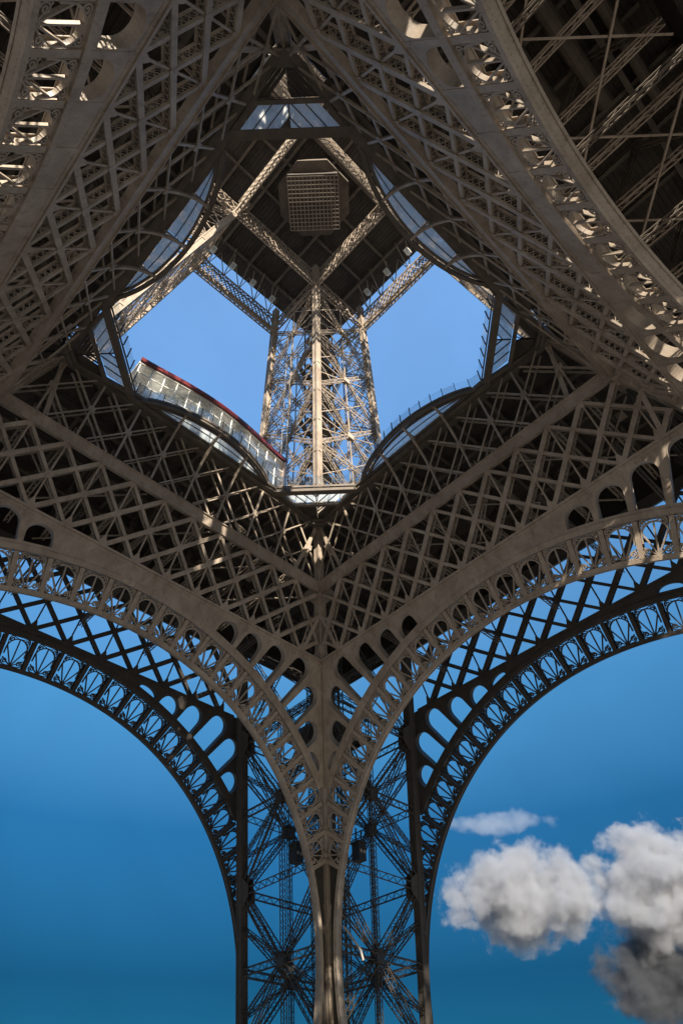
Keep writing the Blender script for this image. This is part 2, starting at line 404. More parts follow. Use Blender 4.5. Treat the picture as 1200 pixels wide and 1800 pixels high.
# --- trellis girder under the first floor (inner and outer walls)
def trellis(frame, a0, w0, w1, du, off, name, thick, rot, npitch):
    part_m = MB()
    e0, e1 = edge_u(w0, a0), edge_u(w1, a0)
    # top chord beam: box with flanges, bottom chord strip
    part_m.bar((-e1, w1+.0, .14), (e1, w1+.0, .14), (0, 1, 0), .95, .42)
    part_m.bar((-e1-.1, w1-.52, .12), (e1+.1, w1-.52, .12), (0, 1, 0), .09, .62); part_m.bar((-e1+.2, w1+.52, .12), (e1-.2, w1+.52, .12), (0, 1, 0), .09, .62)
    part_m.bar((-e0, w0+.05, -.06), (e0, w0+.05, -.06), (0, 1, 0), .22, .10)
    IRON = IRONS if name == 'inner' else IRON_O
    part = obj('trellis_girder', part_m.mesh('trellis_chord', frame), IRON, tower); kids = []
    ws = w1-.55; run = du*2
    nodes = [off+du*j for j in range(-14, 15)]
    for t in nodes:
        for sg in (1, -1):
            A = np.array([t, ws]); B = np.array([t+sg*run, w0])
            # clip against the two sloping ends
            pts = []
            for f in np.linspace(0, 1, 401):
                p = A+(B-A)*f
                if abs(p[0]) < edge_u(p[1], a0, .45): pts.append(p)
            if len(pts) < 60: continue
            A2, B2 = pts[0], pts[-1]; d = B2-A2; L = np.linalg.norm(d); wd = thick if sg > 0 else thick*.72
            m = MB(); pr = np.array([d[1], -d[0], 0])/L
            n0 = 0. if sg > 0 else .07
            a3 = np.array([*A2, 0]); b3 = np.array([*B2, 0])
            m.bar(a3+[0, 0, n0-.03], b3+[0, 0, n0-.03], pr, wd, .06); m.bar(a3+[0, 0, .74], b3+[0, 0, .74], pr, wd, .06)
            for sd_ in (-1, 1):
                q = pr*sd_*(wd/2-.05)
                m.bar(a3+q+[0, 0, n0+.06], b3+q+[0, 0, n0+.06], pr, .05, .12); m.bar(a3+q+[0, 0, .66], b3+q+[0, 0, .66], pr, .05, .12)
                n = int(L/.48); dd = (b3-a3)/n
                for i in range(n):
                    x, y = a3+dd*i+q, a3+dd*(i+1)+q
                    m.bar(x+[0, 0, n0+.08], y+[0, 0, .68], pr, .03, .055, caps=False); m.bar(x+[0, 0, .68], y+[0, 0, n0+.08], pr, .03, .055, caps=False)
            kids.append(obj('diagonal_bar', m.mesh('diagonal_bar', frame), IRON, part))
        if abs(t) < edge_u(w0, a0, 1.5):
            m = MB(); wm = (ws+w0)/2
            top = ws if abs(t) < edge_u(ws, a0, .6) else wm
            m.bar((t, w0, .10), (t, top, .10), (1, 0, 0), .15, .10)
            for wq in (w0+(ws-w0)*.5,): m.prism([[(t-.4, wq), (t, wq-.42), (t+.4, wq), (t, wq+.42)]], -.085, -.065)
            for sy_, wv in ((1, w0), (-1, ws)):       # little tapered gusset at each end
                if sy_ < 0 and top < ws: continue
                gs = .5 if sy_ > 0 else .28; m.prism([[(t-gs, wv), (t+gs, wv), (t+.09, wv+sy_*gs*2), (t-.09, wv+sy_*gs*2)]], -.05, .0)
            kids.append(obj('vertical_bar', m.mesh('vertical_bar', frame), IRON, part))
    for r in rot: copy_part(part, r, kids)
trellis(FI, 18.0, K*41.8, K*48.35, 3.35, 1.675, 'inner', .42, ROT, 0)
trellis(FO, 18.6, K*42.4, K*48.8, 3.95, 0., 'outer', .46, ROT, 0)

# --- upper lattice wall between the ring beam and the first deck
S2 = .374; K2 = math.sqrt(1+S2*S2); FU = fr(18.0, S2, Z1)
m = MB(); wa, wb = K2*49.0, K2*54.6; DU = 3.83
m.bar((-15.9, wb+.35, .2), (15.9, wb+.35, .2), (0, 1, 0), .75, .34); m.bar((-15.9, wb-.06, .2), (15.9, wb-.06, .2), (0, 1, 0), .08, .55)
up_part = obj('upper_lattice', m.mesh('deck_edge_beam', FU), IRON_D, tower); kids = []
for layer in (0., 1.05):
    for k in range(-5, 6):
        u0 = DU*k
        for sg in (1, -1):
            A = np.array([u0+sg*2.95, wb]); B = np.array([u0-sg*2.95, wa]); d = B-A
            f0 = 0; 
            while f0 < 1 and abs((A+d*f0)[0]) > 15.6: f0 += .02
            f1 = 1
            while f1 > 0 and abs((A+d*f1)[0]) > 17.6: f1 -= .02
            if f1-f0 < .3: continue
            a3 = np.array([*(A+d*f0), layer]); b3 = np.array([*(A+d*f1), layer]); m = MB()
            wdt = .19 if sg > 0 else .12
            m.bar(a3+[0, 0, .09*sg], b3+[0, 0, .09*sg], np.array([d[1], -d[0], 0]), wdt, .14)
            kids.append(obj('diagonal_rod', m.mesh('diagonal_rod', FU), IRON, up_part))
        if abs(k) <= 4 and layer == 0:
            m = MB(); m.bar((u0, wa, 0), (u0, wb if abs(k) > 1 else (wa+wb)/2, 0), (1, 0, 0), .2, .16)
            m.prism([[(u0-.32, (wa+wb)/2-.3), (u0+.32, (wa+wb)/2-.3), (u0+.32, (wa+wb)/2+.3), (u0-.32, (wa+wb)/2+.3)]], -.14, -.1)
            kids.append(obj('lattice_post', m.mesh('lattice_post', FU), IRON, up_part))
for r in ROT: copy_part(up_part, r, kids)

# --- corner struts fanning from the ring corner to the deck corner
def rafter_mesh(A, B, e1, e2, b, name):
    """box rafter with proud corner angles and a recessed channel on each face; e1, e2 its horizontal section axes"""
    m = MB(); A = np.array(A, float); B = np.array(B, float)
    e1 = np.array(e1, float); e2 = np.array(e2, float)
    def sect(x0, x1, y0, y1):
        V = []
        for P in (A, B):
            for x, y in ((x0, y0), (x1, y0), (x1, y1), (x0, y1)): V.append(P+e1*x+e2*y)
        m.raw(V, [(0, 1, 5, 4), (1, 2, 6, 5), (2, 3, 7, 6), (3, 0, 4, 7), (3, 2, 1, 0), (4, 5, 6, 7)])
    h = b/2; sect(-h+.07, h-.07, -h+.07, h-.07)
    q = b*.2
    for x in (-1, 1):
        for y in (-1, 1):
            x0, x1 = sorted((x*h, x*(h-q))); y0, y1 = sorted((y*h, y*(h-q))); sect(x0, x1, y0, y1)
    L = np.linalg.norm(B-A); n = int(L/5.2); d = (B-A)/n
    for i in range(n+1):        # splice plates
        P = A+d*i; V = []
        for dz in (-.2, .2):
            for x, y in ((-h-.008, -h-.008), (h+.008, -h-.008), (h+.008, h+.008), (-h-.008, h+.008)): V.append(P+d/np.linalg.norm(d)*dz+e1*x+e2*y)
        m.raw(V, [(0, 1, 5, 4), (1, 2, 6, 5), (2, 3, 7, 6), (3, 0, 4, 7), (3, 2, 1, 0), (4, 5, 6, 7)])
    return m.mesh(name)
def aI(z): return 18+S*(Z1-z)
W1 = 15.0
pil = empty('lower_pillar', tower); kids = []
X, Y = (1, 0, 0), (0, 1, 0)
def cor(i, j, z): return np.array([aI(z)+W1*i, aI(z)+W1*j, z])
def inset(P, i, j, q=.45): return P+np.array([q if i == 0 else -q, q if j == 0 else -q, 0])
for i in (0, 1):
    for j in (0, 1):
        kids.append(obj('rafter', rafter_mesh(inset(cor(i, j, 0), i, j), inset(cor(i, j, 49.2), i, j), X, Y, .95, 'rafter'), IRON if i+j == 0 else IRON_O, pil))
levels = [39.2, 26.2, 13.2, 0.4]
faces = [((0, 0), (0, 1)), ((0, 0), (1, 0)), ((1, 0), (1, 1)), ((0, 1), (1, 1))]
for (c0, c1) in faces:
    nrm = np.array([1., 0, S]) if c0[0] == c1[0] else np.array([0, 1., S])
    def q(c, z): return inset(cor(c[0], c[1], z), c[0], c[1], .5)
    for a, b in zip(levels[:-1], levels[1:]):
        mid = (a+b)/2
        for P, Q in ((q(c0, a), q(c1, b)), (q(c1, a), q(c0, b)), (q(c0, a), q(c1, a)), (q(c0, mid), q(c1, mid))):
            m = MB(); m.lattice(P, Q, nrm, .76, .76, .6, .11, .05, cross=False, th=.025)
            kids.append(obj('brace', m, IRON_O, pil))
        hub = (q(c0, a)+q(c1, a)+q(c0, b)+q(c1, b))/4
        m = MB(); m.lattice((q(c0, a)+q(c1, a))/2, (q(c0, b)+q(c1, b))/2, nrm, .5, .5, .6, .07, .04); kids.append(obj('brace', m, IRON_O, pil))
        for c in (c0, c1):
            for f in (.22, .78):
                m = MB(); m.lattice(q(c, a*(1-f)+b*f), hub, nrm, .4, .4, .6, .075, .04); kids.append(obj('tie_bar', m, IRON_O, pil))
        m = MB(); ctr = (q(c0, a)+q(c1, a)+q(c0, b)+q(c1, b))/4; d = q(c1, a)-q(c0, a)
        m.bar(ctr-np.array([0, 0, .6]), ctr+np.array([0, 0, .6]), d, 1.2, .95)
        kids.append(obj('gusset_plate', m, IRON_O, pil))
        for c in (c0, c1):
            m = MB(); p = q(c, a); dd = d/np.linalg.norm(d)*(1 if c == c0 else -1)
            up_ = q(c, a+1)-q(c, a); V = [p-up_*1.3+dd*.3, p-up_*.5+dd*1.5, p+up_*.5+dd*1.5, p+up_*1.3+dd*.3]
            nn = nrm/np.linalg.norm(nrm)*.42
            for sg in (-1, 1):
                m.raw([v+nn*sg for v in V]+[v+nn*sg*.9 for v in V], [(0, 1, 2, 3), (7, 6, 5, 4), (0, 1, 5, 4), (1, 2, 6, 5), (2, 3, 7, 6), (3, 0, 4, 7)])
            kids.append(obj('gusset_plate', m, IRON_O, pil))
    # upper panel between the top node and the trellis
    for P, Q in ((q(c0, 39.2), q(c1, 48.5)), (q(c1, 39.2), q(c0, 48.5)), (q(c0, 48.5), q(c1, 48.5))):
        m = MB(); m.lattice(P, Q, nrm, .7, .7, .75, .095, .045); kids.append(obj('brace', m, IRON_O, pil))
# inclined lift track inside the pillar
for off in (5.2, 9.8):
    for k in (0, 1):
        o0, o1 = (off, 7.5) if k == 0 else (7.5, off)
        m = MB(); m.lattice(cor(o0/W1, o1/W1, 0), cor(o0/W1, o1/W1, 49), (1, 0, 0), .8, .8, .8, .08, .045)
        kids.append(obj('lift_track', m, IRON_O, pil))
for zz in (13.4, 39.4):
    m = MB(); p, r_ = cor(.25, .25, zz), cor(.75, .75, zz)
    m.box((p[0], p[1], zz), (r_[0], r_[1], zz+.18))
    for f in (.0, .25, .5, .75, 1.):
        m.box((p[0]+(r_[0]-p[0])*f-.1, p[1], zz-.4), (p[0]+(r_[0]-p[0])*f+.1, r_[1], zz))
    for zz2 in (.6, 1.1):
        for (x0, y0, x1, y1) in ((p[0], p[1], r_[0], p[1]), (p[0], p[1], p[0], r_[1]), (r_[0], p[1], r_[0], r_[1]), (p[0], r_[1], r_[0], r_[1])):
            m.bar((x0, y0, zz+zz2), (x1, y1, zz+zz2), (0, 0, 1), .05, .05)
    kids.append(obj('landing', m, BLACK, pil))
# ring corner: gusset bracket, splice ledges and the stub up to the deck corner
m = MB()
A, B = np.array([18.2, 18.2, 48.4]), np.array([15.95, 15.95, 55.2])
kids.append(obj('rafter', rafter_mesh(A, B, X, Y, .8, 'corner_rafter'), IRON, pil))
for ax in (0, 1):
    for (zc_, tall, wide) in ((48.2, 1.9, 2.6), (42.0, 1.6, 1.6)):
        p = np.array([aI(zc_)-.06]*2+[zc_]); e = np.array([0, 1., 0]) if ax == 0 else np.array([1., 0, 0])
        upv = np.array([-S, -S, 1.]); V = [p-upv*tall, p-upv*.6+e*wide*.55, p-upv*.1+e*wide, p+upv*.55+e*wide, p+upv*1.0+e*.6, p+upv*tall*.8]
        nn = (np.array([1., 0, S]) if ax == 0 else np.array([0, 1., S]))*.05
        V = V+[v+nn for v in V]; n = 6
        m.raw(V, [tuple(range(6)), tuple(range(11, 5, -1))]+[(i, (i+1) % 6, 6+(i+1) % 6, 6+i) for i in range(6)])
for zc_ in (47.75, 41.35):
    p = aI(zc_)-.30; m.box((p, p, zc_-.08), (p+1.1, p+1.1, zc_+.08))
# V struts either side of the corner, ring to deck
for ax in (0, 1):
    e = np.array([0, 1., 0]) if ax == 0 else np.array([1., 0, 0]); nrm = np.array([1., 0, S2]) if ax == 0 else np.array([0, 1., S2])
    p0 = np.array([18.05, 18.05, 48.9])-e*3.6; p1 = np.array([15.9, 15.9, 54.4])-e*.3
    m.bar(p0, p1, np.cross(nrm, p1-p0), .42, .12)
    q0 = np.array([aI(45.8)]*2+[45.8])-e*.1; q1 = np.array([aI(42.)]*2+[42.])-e*2.6
    m.bar(q0, q1, np.cross(nrm, q1-q0), .4, .12)
kids.append(obj('corner_gusset', m, IRON, pil))
for r in ROT: copy_part(pil, r, kids)

# --- floor structure between inner and outer walls: cross trusses, plan bracing, joists and boarded underside
fl = MB(); ZD = 56.2
# boarded underside: strips along u, slightly uneven
x = 16.6; strips = []
while x < 35.2:
    wd = .42; dz = rng.uniform(-.02, .02)
    strips.append((x, wd, dz)); x += wd+.03
m = MB()
for x, wd, dz in strips: m.box((x, -x-wd*.5, ZD+dz), (x+wd, x+wd*.5, ZD+.2+dz))
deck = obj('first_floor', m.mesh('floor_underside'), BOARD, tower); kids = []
m = MB(); V = []
for z in (ZD+.22, ZD+.5): V += [(16.4, -16.4, z), (36.6, -36.6, z), (36.6, 36.6, z), (16.4, 16.4, z)]
m.raw(V, [(0, 1, 2, 3), (7, 6, 5, 4), (0, 1, 5, 4), (1, 2, 6, 5), (2, 3, 7, 6), (3, 0, 4, 7)]); kids.append(obj('floor_slab', m, BOARD, deck))
m = MB(); m.box((34.9, -35.2, 49.3), (35.1, 35.2, ZD+1.6)); kids.append(obj('frieze_wall', m, IRON_O, deck))
for k in range(-9, 10):
    m = MB(); u0 = 3.83*k; m.box((34.6, u0-.2, 49.3), (34.898, u0+.2, ZD)); m.prism([[(0, 0), (1.2, 0), (0, 2.0)]], -.1, .1)
    V = m.v[-1].copy(); m.v[-1] = np.stack([34.9-V[:, 0], u0+V[:, 2], ZD-.1-V[:, 1]], 1)
    kids.append(obj('corbel', m, IRON_O, deck))
for k in range(-8, 9):
    u0 = 3.83*k; x0 = max(16.6, abs(u0)+.1); x1 = 35
    if x1-x0 < 2: continue
    m = MB(); m.box((x0, u0-.16, ZD-.62), (x1, u0+.16, ZD-.56)); m.box((x0, u0-.03, ZD-.56), (x1, u0+.03, ZD-.03)); m.box((x0, u0-.16, ZD-.09), (x1, u0+.16, ZD-.03))
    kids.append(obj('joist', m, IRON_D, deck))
    # deep lattice truss below the joist
    if abs(u0) < 19:
        xi = aI(49.4)+.7; xo = aI(49.4)+15.6
        m = MB(); m.lattice((xi, u0, 50.0), (xo, u0, 50.0), Y, .5, .7, .7, .1, .05)
        kids.append(obj('truss_chord', m, IRON, deck))
        pass
    if abs(u0) < 19 and k % 2 == 0:
        n = 4; xs = np.linspace(xi, xo, n+1)
        for i in range(n):
            a, b = (50.0, ZD-.7) if i % 2 == 0 else (ZD-.7, 50.0)
            m = MB(); m.lattice((xs[i], u0, a), (xs[i+1], u0, b), Y, .4, .4, .6, .09, .045)
            kids.append(obj('truss_web', m, IRON_D, deck))
        m = MB(); m.lattice((aI(44)+.7, u0, 44.0), (aI(44)+15.4, u0, 44.0), Y, .4, .6, .7, .09, .045)
        kids.append(obj('truss_chord', m, IRON_D, deck))
for xx in (21, 26, 31):
    m = MB(); m.box((xx-.2, -xx, ZD-1.25), (xx+.2, xx, ZD-1.18)); m.box((xx-.04, -xx, ZD-1.18), (xx+.04, xx, ZD-.66)); 
    kids.append(obj('main_beam', m, IRON_D, deck))
for k in range(-4, 4, 2):          # plan bracing, crossing at 45 degrees
    u0 = 7.66*k*.5
    for sg in (1, -1):
        c = u0+3.83/2
        m = MB(); m.bar((aI(47)+1.2, c-sg*6.6, 49.2+.1*sg), (aI(47)+14.4, c+sg*6.6, 49.2+.1*sg), (0, 0, 1), .14, .14)
        kids.append(obj('plan_brace', m, IRON, deck))
for r in ROT: copy_part(deck, r, kids)

# --- inner deck edge: curved glass-floored balcony, chamfered glass corners
def bx(u, off=0.): 
    t = max(0., 1-(u/7.7)**2); return 15.15-(2.05)*t**.85-off
m = MB(); ZB = 55.35
us = np.linspace(-7.7, 7.7, 41)
curve = np.array([(bx(u), u, ZB) for u in us])
m.ribbon(curve, (0, 0, 1), .30, .42)
m.ribbon(curve+[.42, 0, -.06], (0, 0, 1), .20, .26)
m.ribbon(np.array([(bx(u, .2), u, ZB+.28) for u in us]), (0, 0, 1), .12, .3)
for sg in (-1, 1):
    t = np.linspace(0, PI, 12); m.ribbon(np.stack([15.35-.42*np.cos(t)*.9, sg*(7.55+.5*np.sin(t)), np.full(12, ZB-.1)], 1), (0, 0, 1), .24, .34)
m.box((15.2, -9.2, ZB-.45), (15.75, 9.2, ZB-.1)); m.box((15.0, -9.2, ZB-.1), (15.25, 9.2, ZB+.35)); m.box((15.9, -12, ZB-.3), (16.7, 12, ZB+.15))
m.box((15.75, -12.5, ZB+.15), (16.62, 12.5, ZB+.3))
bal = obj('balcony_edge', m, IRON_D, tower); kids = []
cuts = [-7.0, -3.83, 0, 3.83, 7.0]
for a, b in zip(cuts[:-1], cuts[1:]):
    for part in (0, 1):
        L = []
        uu = np.linspace(a+.09, b-.09, 9)
        def xin(u): return bx(u)+.5
        def xout(u): return 14.98
        fm_ = lambda u: xin(u)+(xout(u)-xin(u))*.5
        lo, hi = (xin, lambda u: fm_(u)-.03) if part == 0 else (lambda u: fm_(u)+.03, xout)
        P = [(lo(u), u) for u in uu]+[(hi(u), u) for u in uu[::-1]]
        if max(hi(u)-lo(u) for u in uu) < .1: continue
        mm = MB(); mm.prism([P], ZB+.05, ZB+.09); kids.append(obj('floor_pane', mm, FLOORGLASS, bal))
m = MB()
m.ribbon([(bx(u)+.5+(14.98-bx(u)-.5)*.5, u, ZB+.04) for u in np.linspace(-6.9, 6.9, 31)], (0, 0, 1), .07, .12)
kids.append(obj('muntin', m, BLACK, bal))
for k in (-1, 0, 1):
    u0 = 3.83*k; m = MB()
    t = np.linspace(0, 1, 13); xw = 18-S2*(51.5-Z1)-.1; x1 = bx(u0)+.05
    P = np.stack([xw+(x1-xw)*t, np.full(13, u0), 51.5+(ZB-.1-51.5)*np.sin(t*PI/2)**.85], 1)
    m.ribbon(P, (0, 1, 0), .26, .22); m.box((x1, u0-.06, ZB-.15), (15.2, u0+.06, ZB+.03))
    kids.append(obj('bracket', m, IRON, bal))
for r in ROT: copy_part(bal, r, kids)

cg = MB(); rr = math.sqrt(.5)
def dg(p, q, z): return np.array([(p+q)*rr, (p-q)*rr, z])       # along the diagonal p, across it q
d1 = (15.15+9.0)*rr; d2 = (15.15+12.1)*rr; h1 = (15.15-9.0)*rr; h2 = (15.15-12.1)*rr
cg.bar(dg(d1, -h1-.5, ZB-.15), dg(d1, h1+.5, ZB-.15), (0, 0, 1), .55, .16); cg.bar(dg(d1+.28, -h1-.3, ZB-.35), dg(d1+.28, h1+.3, ZB-.35), (0, 0, 1), .12, .55)
cg.bar(dg(d1-.2, -h1-.2, ZB+.2), dg(d1-.2, h1+.2, ZB+.2), (0, 0, 1), .3, .08)
cg.bar(dg(d2, -h2-.5, ZB-.2), dg(d2, h2+.5, ZB-.2), (0, 0, 1), .4, .3)
corner = obj('corner_deck', cg, IRON_D, tower); kids = []
cols = np.linspace(-h1+.1, h1-.1, 8)
def zlim(q): return d1+.1+0*q
# glass: panes running along both deck edges, mirrored at the diagonal
def tri_pane(P, name, mt, z0, z1):
    mm = MB(); 
    pts = [tuple(dg(p, q, 0)[:2]) for p, q in P]; mm.prism([pts], z0, z1); kids.append(obj(name, mm, mt, corner))
lines = [0, .8, 1.75, 2.7, 3.65]        # distance from each slanted edge, measured across the diagonal
nb = 5; edge0 = d1+.14; edge1 = d2-.2
def hw(p): return h1-(p-d1)*(h1-h2)/(d2-d1)-.12
step = h1/4.3
for sg in (1, -1):
    for i in range(5):
        P = []
        a, b = i*step, min((i+1)*step, 99)
        # strip between two lines parallel to the slanted edge: q = hw(p) - a ... hw(p) - b, q >= 0
        pts = []
        for p in np.linspace(edge0, edge1, 12): pts.append((p, max(.03, hw(p)-a-.03)))
        low = []
        for p in np.linspace(edge1, edge0, 12): low.append((p, max(.03, hw(p)-b+.03)))
        poly = [(p, q*sg) for p, q in pts]+[(p, q*sg) for p, q in low]
        # drop degenerate
        cl = []
        for v in poly:
            if not cl or (abs(v[0]-cl[-1][0])+abs(v[1]-cl[-1][1])) > 1e-3: cl.append(v)
        ar = abs(sum(cl[i][0]*cl[(i+1) % len(cl)][1]-cl[(i+1) % len(cl)][0]*cl[i][1] for i in range(len(cl))))/2
        if ar > .08: tri_pane(cl, 'floor_pane', FLOORGLASS, ZB+.05, ZB+.09)
m = MB()
m.bar(dg(edge0, 0, ZB+.02), dg(edge1, 0, ZB+.02), (0, 0, 1), .16, .09)
for sg in (1, -1):
    for i in range(1, 5):
        P = [(p, (hw(p)-i*step)*sg) for p in np.linspace(edge0, edge1, 30) if hw(p)-i*step > 0]
        if len(P) > 1: m.bar(dg(P[0][0], P[0][1], ZB+.02), dg(P[-1][0], P[-1][1], ZB+.02), (0, 0, 1), .14, .07)
kids.append(obj('muntin', m, BLACK, corner))
# boarded triangle behind the glass
for i in range(6):
    for sg in (1, -1):
        p0 = d2+.22; a, b = i*.42, (i+1)*.42-.04
        def hq(p): return max(0., 15.7*math.sqrt(2)*1.0-p)*1.0
        P = [(p, sg*max(.02, hq(p)-a)) for p in np.linspace(p0, 22.0, 6)]+[(p, sg*max(.02, hq(p)-b)) for p in np.linspace(22.0, p0, 6)]
        tri_pane(P, 'soffit_plank', BOARD, ZB-.02*i, ZB+.2)
for sg in (1, -1):
    m = MB(); m.bar(dg(d1-.1, sg*(h1+.1), ZB-.1), dg(22.2, sg*.3, ZB-.1), (0, 0, 1), .5, .35); kids.append(obj('edge_beam', m, IRON_D, corner))
m = MB(); 
for i, (p, h) in enumerate(((21.6, .9), (21.9, .6), (22.2, .5))): m.bar(dg(p, -h, ZB-.35-.3*i), dg(p, h, ZB-.35-.3*i), (0, 0, 1), .3, .6)
kids.append(obj('corner_pedestal', m, IRON_D, corner))
for r in ROT: copy_part(corner, r, kids)

# ------------------------------------------------------------------ upper pillars, first to second floor
ZA, ZT, AA, AT, WA, WT = 56.0, 96.5, 15.6, 7.35, 14.0, 10.9
def tz(z): return (z-ZA)/(ZT-ZA)
def cu(i, j, z): 
    t = tz(z); a = AA+(AT-AA)*t; wv = WA+(WT-WA)*t; return np.array([a+wv*i, a+wv*j, z])
up_ = empty('upper_pillar', tower); kids = []
for i in (0, 1):
    for j in (0, 1):
        kids.append(obj('rafter', rafter_mesh(inset(cu(i, j, ZA), i, j, .4), inset(cu(i, j, 101), i, j, .4), X, Y, .85, 'upper_rafter'), IRON, up_))
lv = [96.3, 86.9, 77.2, 67.4, 57.6]
for (c0, c1) in faces:
    nrm = np.array([1., 0, .2]) if c0[0] == c1[0] else np.array([0, 1., .2])
    def q(c, z): return inset(cu(c[0], c[1], z), c[0], c[1], .4)
    for a, b in zip(lv[:-1], lv[1:]):
        for n_, (P, Q) in enumerate(((q(c0, a), q(c1, b)), (q(c1, a), q(c0, b)), (q(c0, b), q(c1, b)))):
            m = MB(); m.lattice(P, Q, nrm, .5, .55 if n_ < 2 else .8, .6, .09, .05); kids.append(obj('strut', m, IRON, up_))
        # lighter secondary bracing from mid-height to the corners
        mc = (q(c0, a)+q(c1, b)+q(c1, a)+q(c0, b))/4
        m = MB()
        for c in (c0, c1):
            for z in (a*.75+b*.25, a*.25+b*.75):
                m.bar(q(c, z), mc, nrm, .12, .12)
        m.bar((q(c0, a)+q(c1, a))/2, (q(c0, b)+q(c1, b))/2, nrm, .14, .14)
        ml, mr_, mt_, mb_ = (q(c0, a)+q(c0, b))/2, (q(c1, a)+q(c1, b))/2, (q(c0, a)+q(c1, a))/2, (q(c0, b)+q(c1, b))/2
        for P, Q in ((ml, mt_), (mt_, mr_), (mr_, mb_), (mb_, ml), (ml, mr_)): m.bar(P, Q, nrm, .11, .11)
        kids.append(obj('tie_rod', m, IRON, up_))
        m = MB(); d = q(c1, a)-q(c0, a); m.bar(mc-[0, 0, .5], mc+[0, 0, .5], d, 1.0, .6); kids.append(obj('gusset_plate', m, IRON, up_))
for a in lv:        # plan diagonals
    for P, Q in ((cu(0, 0, a), cu(1, 1, a)), (cu(1, 0, a), cu(0, 1, a))):
        m = MB(); m.bar(P, Q, (0, 0, 1), .16, .16); kids.append(obj('tie_rod', m, IRON_D, up_))
for r in ROT: copy_part(up_, r, kids)

# stair and lift shaft standing inside the front pillar
def shaft(sgx, sgy, label):
    sh = tag(empty('stair_shaft'), label, 'stairs', 'stair shafts inside the upper legs')
    base = np.array([sgx*1., sgy*1., 1.])
    def pp(x, y, z): 
        c = cu(.5, .5, z); return np.array([(c[0]+x)*sgx, (c[1]+y)*sgy, z])
    for x in (-1.5, 1.5):
        for y in (-1.5, 1.5):
            m = MB(); m.bar(pp(x, y, 57), pp(x, y, 98), X, .18, .18); obj('shaft_post', m, IRON_D, sh)
    z = 60.; n = 0
    while z < 97:
        m = MB(); big = n % 4 == 0; r0 = 3.0 if big else 1.7
        ring = [pp(r0*math.cos(a), r0*math.sin(a), z) for a in np.linspace(0, 2*PI, 9)[:-1]]
        m.ribbon(np.array(ring), (0, 0, 1), .7 if big else .15, .12, closed=True)
        m.ribbon(np.array(ring)*1.0+np.array([0, 0, 1.1]), (0, 0, 1), .12, .12, closed=True); m.ribbon(np.array(ring)+np.array([0, 0, .55]), (0, 0, 1), .07, .07, closed=True)
        obj('stair_landing', m, IRON_D, sh)
        m = MB()
        m.bar(pp(-1.5, 1.3, z), pp(1.5, 1.3, z+1.2), Y, .9, .15); m.bar(pp(1.5, -1.3, z+1.2), pp(-1.5, -1.3, z+2.4), Y, .9, .15)
        obj('stair_flight', m, IRON_D, sh); z += 2.45; n += 1
    return sh
shaft(1, 1, 'dark stair shaft with ringed landings inside the upper leg above the front corner')

# ------------------------------------------------------------------ second floor
def girder(y0, half, z0, z1, n, name, wid, dbl):
    m = MB()
    for z in (z0, z1): m.box((y0, -half, z-.14), (y0+.14, half, z+.14)); m.box((y0+wid-.14, -half, z-.14), (y0+wid, half, z+.14)); [m.bar((y0+.05, -half+j*.7, z), (y0+wid-.05, -half+(j+1)*.7, z), (0, 1, 0), .1, .05) for j in range(int(2*half/.7))]
    if dbl: m.box((y0-.06, -half, z0+.95), (y0+wid+.06, half, z0+1.1))
    for xx in (y0+.06, y0+wid-.06):
        for i in range(n):
            a, b = -half+2*half*i/n, -half+2*half*(i+1)/n; span = 2*half/n
            base = z0+1.1 if dbl else z0+.14
            for s1 in (0, .5):
                for (p, q_) in (((a+span*s1, base), (a+span*(s1+1.), z1-.14)), ((a+span*(s1+1.), base), (a+span*s1, z1-.14))):
                    if q_[0] > half+.01 or p[0] > half+.01: continue
                    m.bar((xx, p[0], p[1]), (xx, q_[0], q_[1]), (0, 1, 0), .05, .17, caps=False)
            if dbl:
                for s1 in (0, .5):
                    c0 = a+span*(s1+.25); t = np.linspace(0, PI, 9)
                    m.ribbon(np.stack([np.full(9, xx), c0+span*.24*np.cos(t), z0+.14+.75*np.sin(t)], 1), (1, 0, 0), .1, .05)
    return m
sf = obj('second_floor_girder', girder(AT+.0, AT, 96.6, 101.2, 8, 'g', .6, False), IRON, tower)
go = obj('outer_girder', girder(AT+WT-.75, AT+.2, 96.0, 101.2, 9, 'g', .7, True), IRON, sf)
m = MB(); m.lattice((AT+.4, AT, 98.4), (AT+.4, AT+WT, 98.4), (1, 0, 0), .7, 3.2, 1.5, .2, .13, cross=True); a_ = obj('leg_girder', m, IRON, sf)
m = MB(); m.lattice((AT+.4, -AT, 98.4), (AT+.4, -AT-WT, 98.4), (1, 0, 0), .7, 3.2, 1.5, .2, .13, cross=True); b_ = obj('leg_girder', m, IRON, sf)
m = MB(); m.lattice((AT+WT-.4, AT, 98.4), (AT+WT-.4, AT+WT, 98.4), (1, 0, 0), .7, 3.2, 1.5, .2, .13, cross=True); c2_ = obj('leg_girder', m, IRON, sf)
kids = [go, a_, b_, c2_]
